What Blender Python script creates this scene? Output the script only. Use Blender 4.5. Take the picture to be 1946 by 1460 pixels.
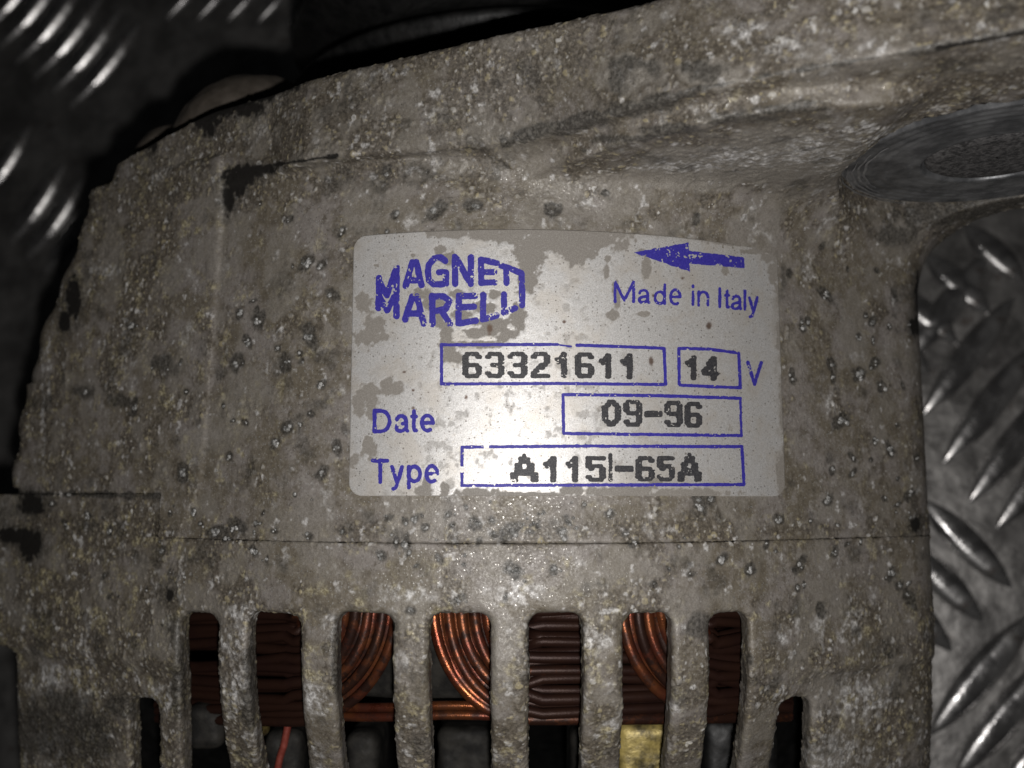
import bpy, math, random
import numpy as np

random.seed(7)
RNG = np.random.RandomState(11)
MM = 0.001
scene = bpy.context.scene
for o in list(bpy.data.objects):
    bpy.data.objects.remove(o, do_unlink=True)

# ------------------------------------------------------------------ camera, world, light, exposure
# everything below is worked out in millimetres: X right, Y up the shaft axis, Z towards the viewer,
# z = 0 on the crest of the casting; meshes are stored in metres
IW, IH, FPX = 1946.0, 1460.0, 1835.0
CAM_Z = 122.0
TILT = math.atan((950.0 - 730.0) / FPX)

cam_data = bpy.data.cameras.new('camera')
cam = bpy.data.objects.new('camera', cam_data)
scene.collection.objects.link(cam)
cam.location = (0, 0, CAM_Z * MM)
cam.rotation_euler = (TILT, 0, 0)
cam_data.sensor_fit = 'HORIZONTAL'
cam_data.sensor_width = 36.0
cam_data.lens = 36.0 * FPX / IW
cam_data.clip_start = 0.002
cam_data.clip_end = 20.0
cam_data.dof.use_dof = True
cam_data.dof.focus_distance = 0.125
cam_data.dof.aperture_fstop = 20.0
scene.camera = cam

world = bpy.data.worlds.new('World')
scene.world = world
world.use_nodes = True
bg = world.node_tree.nodes['Background']
bg.inputs[0].default_value = (0.9, 0.95, 1.0, 1)
bg.inputs[1].default_value = 0.004

fl = bpy.data.lights.new('phone_flash', 'AREA')
fl.shape = 'DISK'
fl.size = 0.004
fl.energy = 0.207
fl.color = (1.0, 0.975, 0.95)
flash = bpy.data.objects.new('phone_flash', fl)
scene.collection.objects.link(flash)
flash.location = (0.003, -0.012, 0.1235)
flash.rotation_euler = (TILT, 0, 0)

vs = scene.view_settings
vs.view_transform = 'Standard'
vs.look = 'None'
vs.gamma = 1.0
vs.exposure = 0.0
vs.use_curve_mapping = False
scene.cycles.use_denoising = True
scene.cycles.max_bounces = 5

# ------------------------------------------------------------------ photo geometry helpers
CT, ST = math.cos(TILT), math.sin(TILT)

def ray(px, py):
    px = np.asarray(px, float); py = np.asarray(py, float)
    x = (px - IW / 2) / FPX
    y = (IH / 2 - py) / FPX
    # camera frame (x, y, -1) rotated about X by TILT
    return x, y * CT + ST, y * ST - CT

def on_z(px, py, z):
    dx, dy, dz = ray(px, py)
    t = (z - CAM_Z) / dz
    return dx * t, dy * t

def on_y(px, py, Y):
    dx, dy, dz = ray(px, py)
    t = Y / dy
    return dx * t, CAM_Z + dz * t          # X, Z

RC, US = 66.0, 33.0
H0 = RC - math.sqrt(RC * RC - US * US)
SL = US / math.sqrt(RC * RC - US * US)

def hprof(X):
    u = np.abs(X)
    uc = np.minimum(u, US)
    return np.where(u < US, RC - np.sqrt(RC * RC - uc * uc), H0 + (u - US) * SL)

def hcos(X):
    u = np.minimum(np.abs(X), US)
    s = u / np.sqrt(RC * RC - u * u)
    return 1 / np.sqrt(1 + s * s)

def surf(px, py, lift=0.0):
    z = np.zeros_like(np.asarray(px, float))
    for _ in range(14):
        X, Y = on_z(px, py, z)
        z = -hprof(X) + lift
    return X, Y, z

# ------------------------------------------------------------------ numpy noise
def _hash(ix, iy, iz, seed):
    h = (ix.astype(np.int64) * 374761393 + iy.astype(np.int64) * 668265263 + iz.astype(np.int64) * 2147483647 + seed * 974711) & 0xFFFFFFFF
    h = ((h ^ (h >> 13)) * 1274126177) & 0xFFFFFFFF
    h = ((h ^ (h >> 16)) * 2246822519) & 0xFFFFFFFF
    h = h ^ (h >> 15)
    return (h & 0xFFFFFF).astype(np.float32) / float(0xFFFFFF)

def vnoise(P, freq, seed=0):
    """smooth value noise, about -1..1"""
    Q = P * freq + 100.37
    I = np.floor(Q).astype(np.int64)
    f = (Q - I).astype(np.float32)
    f = f * f * f * (f * (f * 6 - 15) + 10)
    out = 0
    for dx in (0, 1):
        wx = f[:, 0] if dx else 1 - f[:, 0]
        for dy in (0, 1):
            wy = f[:, 1] if dy else 1 - f[:, 1]
            for dz in (0, 1):
                wz = f[:, 2] if dz else 1 - f[:, 2]
                out = out + wx * wy * wz * _hash(I[:, 0] + dx, I[:, 1] + dy, I[:, 2] + dz, seed)
    return out * 2 - 1

def fbm(P, freq, octs=3, seed=0):
    out, a, n = 0, 1.0, 0
    for k in range(octs):
        out = out + a * vnoise(P, freq * 2.03 ** k, seed + k * 17)
        n += a; a *= 0.55
    return out / n

def granules(P, cell, prob, seed):
    """round grains scattered on a jittered grid: height 0..1 and a random id per grain"""
    Q = P / cell + 50.5
    I = np.floor(Q - 0.5).astype(np.int64)
    best = np.zeros(len(P), np.float32); rid = np.zeros(len(P), np.float32)
    for dx in (0, 1):
        for dy in (0, 1):
            for dz in (0, 1):
                a, b, c = I[:, 0] + dx, I[:, 1] + dy, I[:, 2] + dz
                r0 = _hash(a, b, c, seed)
                cx = a + 0.5 + (_hash(a, b, c, seed + 1) - .5) * .7
                cy = b + 0.5 + (_hash(a, b, c, seed + 2) - .5) * .7
                cz = c + 0.5 + (_hash(a, b, c, seed + 3) - .5) * .7
                d2 = (Q[:, 0] - cx) ** 2 + (Q[:, 1] - cy) ** 2 + (Q[:, 2] - cz) ** 2
                R = 0.28 + 0.27 * _hash(a, b, c, seed + 4)
                hgt = np.where(r0 < prob, np.clip(1 - d2 / (R * R), 0, 1), 0).astype(np.float32)
                m = hgt > best
                best = np.where(m, hgt, best); rid = np.where(m, _hash(a, b, c, seed + 5), rid)
    return np.sqrt(best), rid

def smin(a, b, k):
    h = np.maximum(k - np.abs(a - b), 0) / k
    return np.minimum(a, b) - h * h * k * 0.25

def smax(a, b, k):
    return -smin(-a, -b, k)

# ------------------------------------------------------------------ surface extraction
def surface_nets(fn, lo, hi, h):
    xs = np.arange(lo[0], hi[0] + h, h, dtype=np.float32)
    ys = np.arange(lo[1], hi[1] + h, h, dtype=np.float32)
    zs = np.arange(lo[2], hi[2] + h, h, dtype=np.float32)
    V = np.empty((len(xs), len(ys), len(zs)), np.float32)
    step = 24
    for i in range(0, len(xs), step):
        X, Y, Z = np.meshgrid(xs[i:i + step], ys, zs, indexing='ij')
        V[i:i + step] = fn(X, Y, Z)
    S = V < 0
    c = [S[a:S.shape[0] - 1 + a, b:S.shape[1] - 1 + b, d:S.shape[2] - 1 + d] for a in (0, 1) for b in (0, 1) for d in (0, 1)]
    tot = sum(x.astype(np.int8) for x in c)
    act = (tot > 0) & (tot < 8)
    idx = np.full(act.shape, -1, np.int64)
    ii = np.argwhere(act)
    idx[act] = np.arange(len(ii))
    acc = np.zeros((len(ii), 3)); cnt = np.zeros(len(ii))
    corners = [(a, b, d) for a in (0, 1) for b in (0, 1) for d in (0, 1)]
    for p in range(8):
        for q in range(p + 1, 8):
            A, B = corners[p], corners[q]
            if sum(abs(A[k] - B[k]) for k in range(3)) != 1:
                continue
            va = V[ii[:, 0] + A[0], ii[:, 1] + A[1], ii[:, 2] + A[2]]
            vb = V[ii[:, 0] + B[0], ii[:, 1] + B[1], ii[:, 2] + B[2]]
            m = (va < 0) != (vb < 0)
            t = np.where(m, va / np.where(m, va - vb, 1), 0)
            pos = np.array(A)[None] + t[:, None] * (np.array(B) - np.array(A))[None]
            acc += pos * m[:, None]; cnt += m
    P = (ii + acc / cnt[:, None]) * h + np.array([xs[0], ys[0], zs[0]])
    F = []
    for ax in range(3):
        o1, o2 = [(1, 2), (2, 0), (0, 1)][ax]
        sl0 = [slice(None)] * 3; sl1 = [slice(None)] * 3
        sl0[ax] = slice(0, -1); sl1[ax] = slice(1, None)
        a, b = S[tuple(sl0)], S[tuple(sl1)]
        e = np.argwhere(a != b)
        ok = (e[:, o1] > 0) & (e[:, o2] > 0) & (e[:, o1] < act.shape[o1]) & (e[:, o2] < act.shape[o2])
        e = e[ok]
        inside = a[e[:, 0], e[:, 1], e[:, 2]]
        def cell(d1, d2):
            k = e.copy(); k[:, o1] += d1; k[:, o2] += d2
            return idx[k[:, 0], k[:, 1], k[:, 2]]
        q = np.stack([cell(-1, -1), cell(0, -1), cell(0, 0), cell(-1, 0)], 1)
        q[~inside] = q[~inside][:, ::-1]
        F.append(q)
    return P, np.concatenate(F)

def subdivide(P, F):
    E = np.stack([F, np.roll(F, -1, 1)], 2).reshape(-1, 2)
    E.sort(axis=1)
    key = E[:, 0] * np.int64(len(P)) + E[:, 1]
    u, first, inv = np.unique(key, return_index=True, return_inverse=True)
    mid = P[E[first]].mean(1)
    e = inv.reshape(-1, 4) + len(P)
    c = np.arange(len(F)) + len(P) + len(mid)
    NP = np.concatenate([P, mid, P[F].mean(1)])
    NF = np.concatenate([np.stack([F[:, k], e[:, k], c, e[:, k - 1]], 1) for k in range(4)])
    return NP, NF

def grad(fn, P):
    e = 0.05
    ks = np.array([[1, -1, -1], [-1, -1, 1], [-1, 1, -1], [1, 1, 1]], float)
    g = 0
    for k in ks:
        Q = P + k * e
        g = g + k[None] * fn(Q[:, 0], Q[:, 1], Q[:, 2])[:, None]
    return g / (4 * e)

def project(fn, P, n=2):
    for _ in range(n):
        g = grad(fn, P)
        d = fn(P[:, 0], P[:, 1], P[:, 2])
        l2 = np.maximum((g * g).sum(1), 0.2)
        P = P - np.clip(d / l2, -0.4, 0.4)[:, None] * g
    g = grad(fn, P)
    return P, g / np.maximum(np.linalg.norm(g, axis=1), 1e-6)[:, None]

def take(P, F, mask, attrs=None):
    f = F[mask]
    u, inv = np.unique(f, return_inverse=True)
    a = {k: v[u] for k, v in attrs.items()} if attrs else None
    return P[u], inv.reshape(f.shape), a

# ------------------------------------------------------------------ objects
def link(o, parent=None):
    scene.collection.objects.link(o)
    if parent is not None:
        o.parent = parent
    return o

def mesh_obj(name, P, F, mat, parent=None, attrs=None, smooth=True, kind=None):
    """P in millimetres; F an (n,3|4) array or a list of index tuples"""
    me = bpy.data.meshes.new(name)
    P = np.asarray(P, np.float32) * MM
    if isinstance(F, np.ndarray):
        n, k = F.shape
        me.vertices.add(len(P)); me.vertices.foreach_set('co', P.ravel())
        me.loops.add(n * k); me.loops.foreach_set('vertex_index', F.astype(np.int32).ravel())
        me.polygons.add(n)
        me.polygons.foreach_set('loop_start', np.arange(0, n * k, k, dtype=np.int32))
        me.polygons.foreach_set('use_smooth', np.full(n, smooth))
        me.update(calc_edges=True)
    else:
        me.from_pydata([tuple(map(float, p)) for p in P], [], F)
        me.polygons.foreach_set('use_smooth', [smooth] * len(me.polygons))
    if attrs:
        for k_, v in attrs.items():
            a = me.attributes.new(k_, 'FLOAT', 'POINT')
            a.data.foreach_set('value', np.asarray(v, np.float32))
    me.materials.append(mat)
    o = bpy.data.objects.new(name, me)
    if kind:
        o['kind'] = kind
    return link(o, parent)

def empty(name, loc=(0, 0, 0)):
    o = bpy.data.objects.new(name, None)
    o.empty_display_size = 0.01
    o.location = [c * MM for c in loc]
    return link(o)

# ------------------------------------------------------------------ material helpers
class NT:
    def __init__(s, name):
        s.m = bpy.data.materials.new(name); s.m.use_nodes = True
        s.t = s.m.node_tree; s.n = s.t.nodes; s.l = s.t.links
        s.bsdf = s.n['Principled BSDF']
        tc = s.n.new('ShaderNodeTexCoord'); mp = s.n.new('ShaderNodeMapping')
        mp.inputs['Scale'].default_value = (1000, 1000, 1000)      # texture space in millimetres
        s.l.new(tc.outputs['Object'], mp.inputs[0]); s.co = mp.outputs[0]
    def put(s, sock, v):
        if hasattr(v, 'links'): s.l.new(v, sock)
        else: sock.default_value = v
    def noise(s, scale, detail=3, rough=.55, dist=0.0):
        n = s.n.new('ShaderNodeTexNoise'); s.l.new(s.co, n.inputs['Vector'])
        n.inputs['Scale'].default_value = scale; n.inputs['Detail'].default_value = detail
        n.inputs['Roughness'].default_value = rough; n.inputs['Distortion'].default_value = dist
        return n.outputs['Fac']
    def voro(s, scale, out='Distance'):
        n = s.n.new('ShaderNodeTexVoronoi'); s.l.new(s.co, n.inputs['Vector'])
        n.inputs['Scale'].default_value = scale
        return n.outputs[out]
    def specks(s, scale, size, keep, warp=None):
        v1 = s.n.new('ShaderNodeTexVoronoi'); v1.inputs['Scale'].default_value = scale
        co = s.co
        if warp:
            nz = s.n.new('ShaderNodeTexNoise'); s.l.new(s.co, nz.inputs['Vector']); nz.inputs['Scale'].default_value = scale * 1.4
            ad = s.n.new('ShaderNodeVectorMath'); ad.operation = 'MULTIPLY_ADD'
            s.l.new(nz.outputs['Color'], ad.inputs[0]); ad.inputs[1].default_value = (warp / scale,) * 3; s.l.new(s.co, ad.inputs[2])
            co = ad.outputs[0]
        s.l.new(co, v1.inputs['Vector'])
        d = s.ramp(v1.outputs['Distance'], size, size * .45)
        sep = s.n.new('ShaderNodeSeparateColor'); s.l.new(v1.outputs['Color'], sep.inputs[0])
        return s.math('MULTIPLY', d, s.ramp(sep.outputs[0], keep, keep + .02))
    def attr(s, name):
        n = s.n.new('ShaderNodeAttribute'); n.attribute_name = name
        return n.outputs['Fac']
    def ramp(s, v, a, b, lo=0.0, hi=1.0):
        n = s.n.new('ShaderNodeMapRange'); n.interpolation_type = 'SMOOTHSTEP'
        s.put(n.inputs['Value'], v)
        n.inputs['From Min'].default_value = a; n.inputs['From Max'].default_value = b
        n.inputs['To Min'].default_value = lo; n.inputs['To Max'].default_value = hi
        return n.outputs['Result']
    def math(s, op, a, b=0.0):
        n = s.n.new('ShaderNodeMath'); n.operation = op
        s.put(n.inputs[0], a); s.put(n.inputs[1], b)
        return n.outputs[0]
    def mix(s, f, a, b):
        n = s.n.new('ShaderNodeMix'); n.data_type = 'RGBA'
        s.put(n.inputs['Factor'], f)
        for i, v in ((6, a), (7, b)):
            if isinstance(v, tuple): n.inputs[i].default_value = (*v, 1)
            else: s.l.new(v, n.inputs[i])
        return n.outputs[2]
    def bump(s, h, dist, strength=1.0, prev=None):
        n = s.n.new('ShaderNodeBump'); s.put(n.inputs['Height'], h)
        n.inputs['Distance'].default_value = dist * MM; n.inputs['Strength'].default_value = strength
        if prev is not None: s.l.new(prev, n.inputs['Normal'])
        return n.outputs[0]
    def set(s, **k):
        for key, v in k.items():
            key = {'color': 'Base Color', 'rough': 'Roughness', 'metal': 'Metallic', 'normal': 'Normal', 'spec': 'Specular IOR Level', 'alpha': 'Alpha'}[key]
            if isinstance(v, tuple): s.bsdf.inputs[key].default_value = (*v, 1)
            else: s.put(s.bsdf.inputs[key], v)
        return s.m

def mat_cast():
    s = NT('corroded_cast_alloy')
    big = s.noise(0.13, 4, .62); mid = s.noise(0.5, 4, .65); fine = s.noise(2.2, 4, .72); tiny = s.noise(5.5, 3, .75)
    gran, hue, crust = s.attr('gran'), s.attr('hue'), s.attr('crust')
    # skin of the casting where it is still sound: grey with a brown film
    c = s.mix(s.ramp(big, .42, .60), (.122, .104, .078), (.172, .154, .140))
    c = s.mix(s.math('MULTIPLY', s.ramp(mid, .50, .66), .7), c, (.215, .196, .178))
    c = s.mix(s.math('MULTIPLY', s.ramp(mid, .46, .34), .7), c, (.082, .068, .050))
    c = s.mix(s.math('MULTIPLY', s.ramp(fine, .54, .68), .45), c, (.30, .285, .262))
    c = s.mix(s.math('MULTIPLY', s.ramp(fine, .46, .32), .55), c, (.072, .062, .050))
    glint = s.specks(3.3, .40, .82, .9)
    c = s.mix(s.math('MULTIPLY', glint, .7), c, (.52, .51, .49))
    c = s.mix(s.math('MULTIPLY', s.specks(3.0, .40, .80, .9), .6), c, (.045, .038, .030))
    # crust of corrosion grains on a dark ground
    g1 = s.mix(s.ramp(hue, .30, .36), (.185, .168, .146), (.275, .235, .142))
    g1 = s.mix(s.ramp(hue, .58, .64), g1, (.220, .204, .184))
    g1 = s.mix(s.ramp(hue, .78, .84), g1, (.35, .335, .305))
    g1 = s.mix(s.ramp(hue, .92, .95), g1, (.50, .49, .47))
    g1 = s.mix(s.math('MULTIPLY', s.ramp(fine, .48, .34), .6), g1, (.075, .064, .050))
    ground = s.mix(s.ramp(fine, .40, .62), (.050, .041, .031), (.118, .100, .077))
    c = s.mix(s.math('MULTIPLY', crust, .82), c, s.mix(s.ramp(gran, .05, .85), ground, g1))
    c = s.mix(s.math('MULTIPLY', s.attr('yellow'), .75), c, s.mix(s.ramp(fine, .42, .58), (.17, .142, .078), (.40, .36, .235)))
    c = s.mix(s.attr('clean'), c, s.mix(s.ramp(tiny, .38, .62), (.146, .131, .110), (.225, .207, .182)))
    c = s.mix(s.attr('pale'), c, s.mix(s.ramp(fine, .38, .62), (.30, .29, .28), (.66, .65, .64)))
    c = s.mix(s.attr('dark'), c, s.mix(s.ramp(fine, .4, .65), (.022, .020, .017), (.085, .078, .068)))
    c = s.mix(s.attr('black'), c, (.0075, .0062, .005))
    r = s.ramp(s.noise(3.2, 3, .65), .35, .68, .68, .36)
    r = s.math('ADD', r, s.math('MULTIPLY', s.attr('black'), .3))
    r = s.math('SUBTRACT', r, s.math('MULTIPLY', glint, .16))
    b = s.bump(s.noise(1.6, 4, .7), .11, .8)
    b = s.bump(tiny, .035, .9, b)
    m = s.math('MULTIPLY', s.math('ADD', .07, s.math('MULTIPLY', glint, .6)), s.math('SUBTRACT', 1.0, s.attr('black')))
    return s.set(color=c, rough=r, metal=m, normal=b, spec=s.math('SUBTRACT', .5, s.math('MULTIPLY', s.attr('black'), .2)))

def mat_plain(name, col, col2, rough=.5, metal=.0, scale=.8, bump=.05, bscale=3.0, spec=.5):
    s = NT(name)
    c = s.mix(s.ramp(s.noise(scale, 4, .6), .35, .68), col, col2)
    return s.set(color=c, rough=s.ramp(s.noise(scale * 2.3, 3), .3, .7, rough - .08, rough + .10), metal=metal,
                 normal=s.bump(s.noise(bscale, 3, .6), bump, .8), spec=spec)

def mat_label():
    s = NT('silver_foil_label')
    fine = s.noise(6.5, 3, .7); w = s.attr('wear'); rust = s.attr('rust')
    c = s.mix(s.ramp(fine, .35, .65), (.40, .39, .38), (.56, .55, .54))
    c = s.mix(s.math('MULTIPLY', s.ramp(s.noise(.22, 4, .6), .45, .68), .6), c, (.44, .405, .36))
    c = s.mix(s.math('MULTIPLY', s.ramp(s.noise(2.4, 4, .75), .56, .70), .45), c, (.30, .25, .19))
    c = s.mix(s.math('MULTIPLY', s.specks(1.9, .26, .62), .8), c, (.10, .085, .07))
    c = s.mix(s.math('MULTIPLY', s.specks(4.3, .30, .55), .65), c, (.14, .12, .10))
    g = s.mix(s.ramp(fine, .4, .65), (.165, .150, .132), (.225, .208, .188))
    c = s.mix(w, c, g)
    c = s.mix(rust, c, (.075, .035, .016))
    r = s.math('ADD', .44, s.math('MULTIPLY', w, .24))
    m = s.math('MULTIPLY', s.math('SUBTRACT', 1.0, w), .42)
    b = s.bump(s.noise(9.0, 3, .7), .026, 1.0)
    b = s.bump(s.noise(1.0, 3, .6), .05, .5, b)
    return s.set(color=c, rough=r, metal=m, normal=b, spec=.5)

def mat_ink(name, col, col2):
    s = NT(name)
    c = s.mix(s.ramp(s.noise(5.0, 3, .7), .35, .7), col, col2)
    return s.set(color=c, rough=.5, normal=s.bump(s.noise(9., 2), .02, 1.0), spec=.22)

def mat_copper():
    s = NT('enamelled_copper')
    c = s.mix(s.ramp(s.noise(.22, 3, .6), .38, .62), (.165, .043, .024), (.25, .082, .030))
    dirt = s.math('ADD', s.attr('dirt'), s.math('MULTIPLY', s.ramp(s.noise(.55, 5, .7), .40, .62), .55))
    dirt = s.math('MINIMUM', dirt, .96)
    c = s.mix(dirt, c, (.015, .008, .0065))
    r = s.math('ADD', .21, s.math('MULTIPLY', dirt, .20))
    return s.set(color=c, rough=r, metal=s.math('SUBTRACT', .9, s.math('MULTIPLY', dirt, .6)),
                 normal=s.bump(s.noise(3., 4, .7), .05, .8), spec=.2)

def mat_plate(name, rough, lo, hi):
    s = NT(name)
    n = s.noise(.08, 5, .65)
    c = s.mix(s.ramp(n, .35, .65), lo, hi)
    c = s.mix(s.math('MULTIPLY', s.ramp(s.noise(.15, 4, .7), .60, .74), .6), c, (.10, .055, .035))
    return s.set(color=c, rough=s.ramp(s.noise(.2, 4, .6), .3, .7, rough - .09, rough + .09), metal=.8,
                 normal=s.bump(s.noise(.35, 4, .6), .25, .7))

M_CAST = mat_cast()
M_LABEL = mat_label()
M_BLUE = mat_ink('blue_print', (.026, .021, .205), (.046, .038, .29))
M_BLACK = mat_ink('black_print', (.022, .022, .026), (.060, .058, .060))
M_COPPER = mat_copper()
M_PLATE = mat_plate('oily_steel_tread_plate', .36, (.22, .212, .205), (.42, .405, .39))
M_BAR = mat_plate('worn_tread_bar', .27, (.20, .195, .195), (.50, .49, .48))
M_NODULE = mat_plain('oxide_nodule', (.10, .098, .092), (.36, .355, .345), .42, .15, 1.6, .16, 4.0, .5)
M_STEEL = mat_plain('machined_steel', (.075, .077, .081), (.20, .202, .207), .40, .5, .30, .03, 3.0)
M_BUSH = mat_plain('rough_grey_bush', (.045, .044, .045), (.165, .160, .160), .5, .4, 1.6, .20, 2.5)
M_SCRATCH = mat_plain('bright_scratched_steel', (.20, .20, .205), (.34, .34, .345), .36, .6, .9, .04, 6.0)
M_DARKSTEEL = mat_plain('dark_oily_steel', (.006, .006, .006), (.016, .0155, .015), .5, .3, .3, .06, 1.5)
M_BRASS = mat_plain('dirty_brass', (.028, .022, .010), (.40, .31, .10), .40, .35, .28, .10, 1.2)
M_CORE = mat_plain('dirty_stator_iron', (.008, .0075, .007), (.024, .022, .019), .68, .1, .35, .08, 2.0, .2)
M_BROWN = mat_plain('brown_alloy', (.045, .037, .029), (.070, .058, .047), .65, .0, .3, .05, 2.0)
M_LEAD = mat_plain('red_lead', (.16, .032, .022), (.24, .055, .040), .4, .2, .8, .03, 2.0)

# ------------------------------------------------------------------ the floor: five-bar tread plate
FLOOR_Z = -118.0
# the alternator does not lie square on the plate: seen from it the plate slopes down to the upper left
import mathutils
FL_M = mathutils.Matrix.Translation((0, 0, -122.0)) @ mathutils.Vector((0, 0, 1)).rotation_difference(mathutils.Vector((-.20, .09, 1))).to_matrix().to_4x4()
FL_I = FL_M.inverted()
n = 60
gx = np.linspace(-420, 420, n); gy = np.linspace(-380, 420, n)
GX, GY = np.meshgrid(gx, gy, indexing='ij')
P = np.stack([GX.ravel(), GY.ravel(), np.zeros(n * n)], 1)
P[:, 2] += 0.25 * vnoise(P, 0.03, 5)
I = np.arange(n * n).reshape(n, n)
F = np.stack([I[:-1, :-1].ravel(), I[1:, :-1].ravel(), I[1:, 1:].ravel(), I[:-1, 1:].ravel()], 1)
floor = mesh_obj('tread_plate_floor', P, F, M_PLATE)
floor['kind'] = 'structure'
floor['label'] = 'dark oily steel tread plate with raised bars under the alternator'
fm = FL_M.copy(); fm.translation = fm.translation * MM
floor.matrix_world = fm

def bar_mesh(L, W, H):
    nu, nv = 24, 9
    pts = []
    for i in range(nu):
        t = -1 + 2 * i / (nu - 1)
        w = W * max(0.0, 1 - abs(t) ** 2.3) + 0.12
        hh = H * (max(0.0, 1 - abs(t) ** 2.6)) ** .7
        for j in range(nv):
            v = -1 + 2 * j / (nv - 1)
            z = hh * (max(0.0, 1 - abs(v) ** 3.4)) ** .8
            pts.append((t * L, v * w, z - .3))
    I = np.arange(nu * nv).reshape(nu, nv)
    F = np.stack([I[:-1, :-1].ravel(), I[1:, :-1].ravel(), I[1:, 1:].ravel(), I[:-1, 1:].ravel()], 1)
    return np.array(pts), F

bar_data = None
def tread_bar(cx, cy, ang, sl=1.0):
    global bar_data
    if bar_data is None:
        P, F = bar_mesh(18.0, 3.5, 2.1)
        o = mesh_obj('tread_bar', P, F, M_BAR, floor)
        bar_data = o.data
    else:
        o = link(bpy.data.objects.new('tread_bar', bar_data), floor)
    o.location = (cx * MM, cy * MM, 0)
    o.rotation_euler = (0, 0, ang)
    o.scale = (sl, 1, 1)

def bar_px(a, b):
    q = []
    for p in (a, b):
        o_ = FL_I @ mathutils.Vector((0, 0, CAM_Z)); d_ = FL_I.to_3x3() @ mathutils.Vector([float(k) for k in ray(*p)])
        h_ = o_ - d_ * (o_.z / d_.z)
        q.append((h_.x, h_.y))
    (x0, y0), (x1, y1) = q
    L = math.hypot(x1 - x0, y1 - y0)
    tread_bar((x0 + x1) / 2, (y0 + y1) / 2, math.atan2(y1 - y0, x1 - x0), L / 36.0)

for k in range(-1, 5):                                    # upper left group
    bar_px((-10 + 34 * k, 100 + 28 * k), (130 + 34 * k, -70 + 28 * k))
for k in range(5):                                        # top group
    bar_px((312 + 58 * k, 42 + 2 * k), (432 + 58 * k, -125 + 2 * k))
for k in range(4):                                        # left group
    bar_px((-50 + 36 * k, 395 + 34 * k), (60 + 36 * k, 235 + 34 * k)) if k < 1 else bar_px((-22 + 34 * k, 445 + 27 * k), (92 + 34 * k, 275 + 31 * k))
for a, b in [((1752, 792), (1930, 560)), ((1790, 885), (1975, 650)), ((1838, 960), (2025, 720)), ((1890, 1010), (2080, 775)), ((1720, 690), (1890, 470)),
             ((1748, 945), (1925, 1120)), ((1700, 1010), (1872, 1185)), ((1650, 1075), (1812, 1240)), ((1600, 1140), (1760, 1300)), ((1560, 1200), (1720, 1360)),
             ((1690, 540), (1822, 655)), ((1755, 480), (1885, 600)), ((1640, 590), (1770, 715)), ((1590, 650), (1710, 770)), ((1830, 425), (1950, 540)),
             ((1765, 1400), (1968, 1160)), ((1812, 1480), (2010, 1240)), ((1880, 1545), (2070, 1310)), ((1935, 1610), (2125, 1380)), ((2000, 1680), (2180, 1450)),
             ((1990, 1120), (2160, 1290)), ((2030, 1050), (2200, 1220)), ((1830, 360), (1935, 235))]:
    bar_px(a, b)

for gi in range(-4, 5):                                    # the plate's pattern goes on beyond the picture
    for gj in range(-4, 5):
        cx_, cy_ = gi * 58.0, gj * 58.0
        w_ = FL_M @ mathutils.Vector((cx_, cy_, 0))
        yc = w_.y * CT + (w_.z - CAM_Z) * ST; zc = -w_.y * ST + (w_.z - CAM_Z) * CT
        qx_, qy_ = IW / 2 + FPX * w_.x / -zc, IH / 2 - FPX * yc / -zc
        if -330 < qx_ < 2280 and -330 < qy_ < 1790:
            continue
        an = math.radians(48) if (gi + gj) % 2 else math.radians(-42)
        for k in range(-2, 3):
            tread_bar(cx_ - math.sin(an) * 10.5 * k, cy_ + math.cos(an) * 10.5 * k, an)

# ------------------------------------------------------------------ the casting, as solid functions
Y1, Y2 = 45.0, 57.5
# crest of the mounting flange, read along its lower edge on the plane Y1
fx, fy = np.array([500, 640, 800, 1000, 1150, 1300, 1500, 1650, 1800, 1946.]), np.array([318, 298, 285, 268, 222, 178, 143, 113, 88, 60.])
cX, cZ = on_y(fx, fy, Y1)
keep = cZ > -hprof(cX) + .2
crX = np.concatenate([cX, [cX[-1] + 8, cX[-1] + 16, cX[-1] + 26, cX[-1] + 34, cX[-1] + 40]])
crZ = np.concatenate([cZ, [cZ[-1] + 2.5, cZ[-1] + 1.0, cZ[-1] - 8, cZ[-1] - 24, cZ[-1] - 50]])

gxs = np.linspace(-60, 110, 700)
def gauss_smooth(x, z, sg=3.0):
    v = np.interp(gxs, x, z); k = np.exp(-.5 * (np.arange(-60, 61) * (gxs[1] - gxs[0]) / sg) ** 2); k /= k.sum()
    return np.convolve(np.pad(v, 60, mode='edge'), k, mode='valid')
frontZ = gauss_smooth(crX, crZ)
bX, bZ = on_y(np.array([420, 530, 650, 800, 950, 1100, 1240.]), np.array([190, 161, 130, 95, 58, 27, -3.]), Y2)
backZ = gauss_smooth(np.concatenate([bX, crX[crX > bX[-1] + 2]]), np.concatenate([bZ, crZ[crX > bX[-1] + 2]]))

def zcrest(X, Y):
    base = -hprof(X) + 0.35
    w = np.clip((X - crX[0]) / 6.0, 0, 1)
    front = np.interp(X, gxs, frontZ)
    back = np.interp(X, gxs, backZ)
    t = np.clip((Y - Y1) / (Y2 - Y1), 0, 1)
    z = (front * (1 - t) + back * t) * w + base * (1 - w)
    return np.where(X < 40, np.maximum(z, base), z)

LX, LY = [], []
for px, py in [(168, 225), (172, 300), (165, 420), (120, 540), (75, 650), (52, 800), (38, 900), (33, 935)]:
    X, Y, Z = surf(px, py, -1.5)
    LX.append(float(X)); LY.append(float(Y))
LX, LY = np.array(LX)[::-1], np.array(LY)[::-1]

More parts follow.
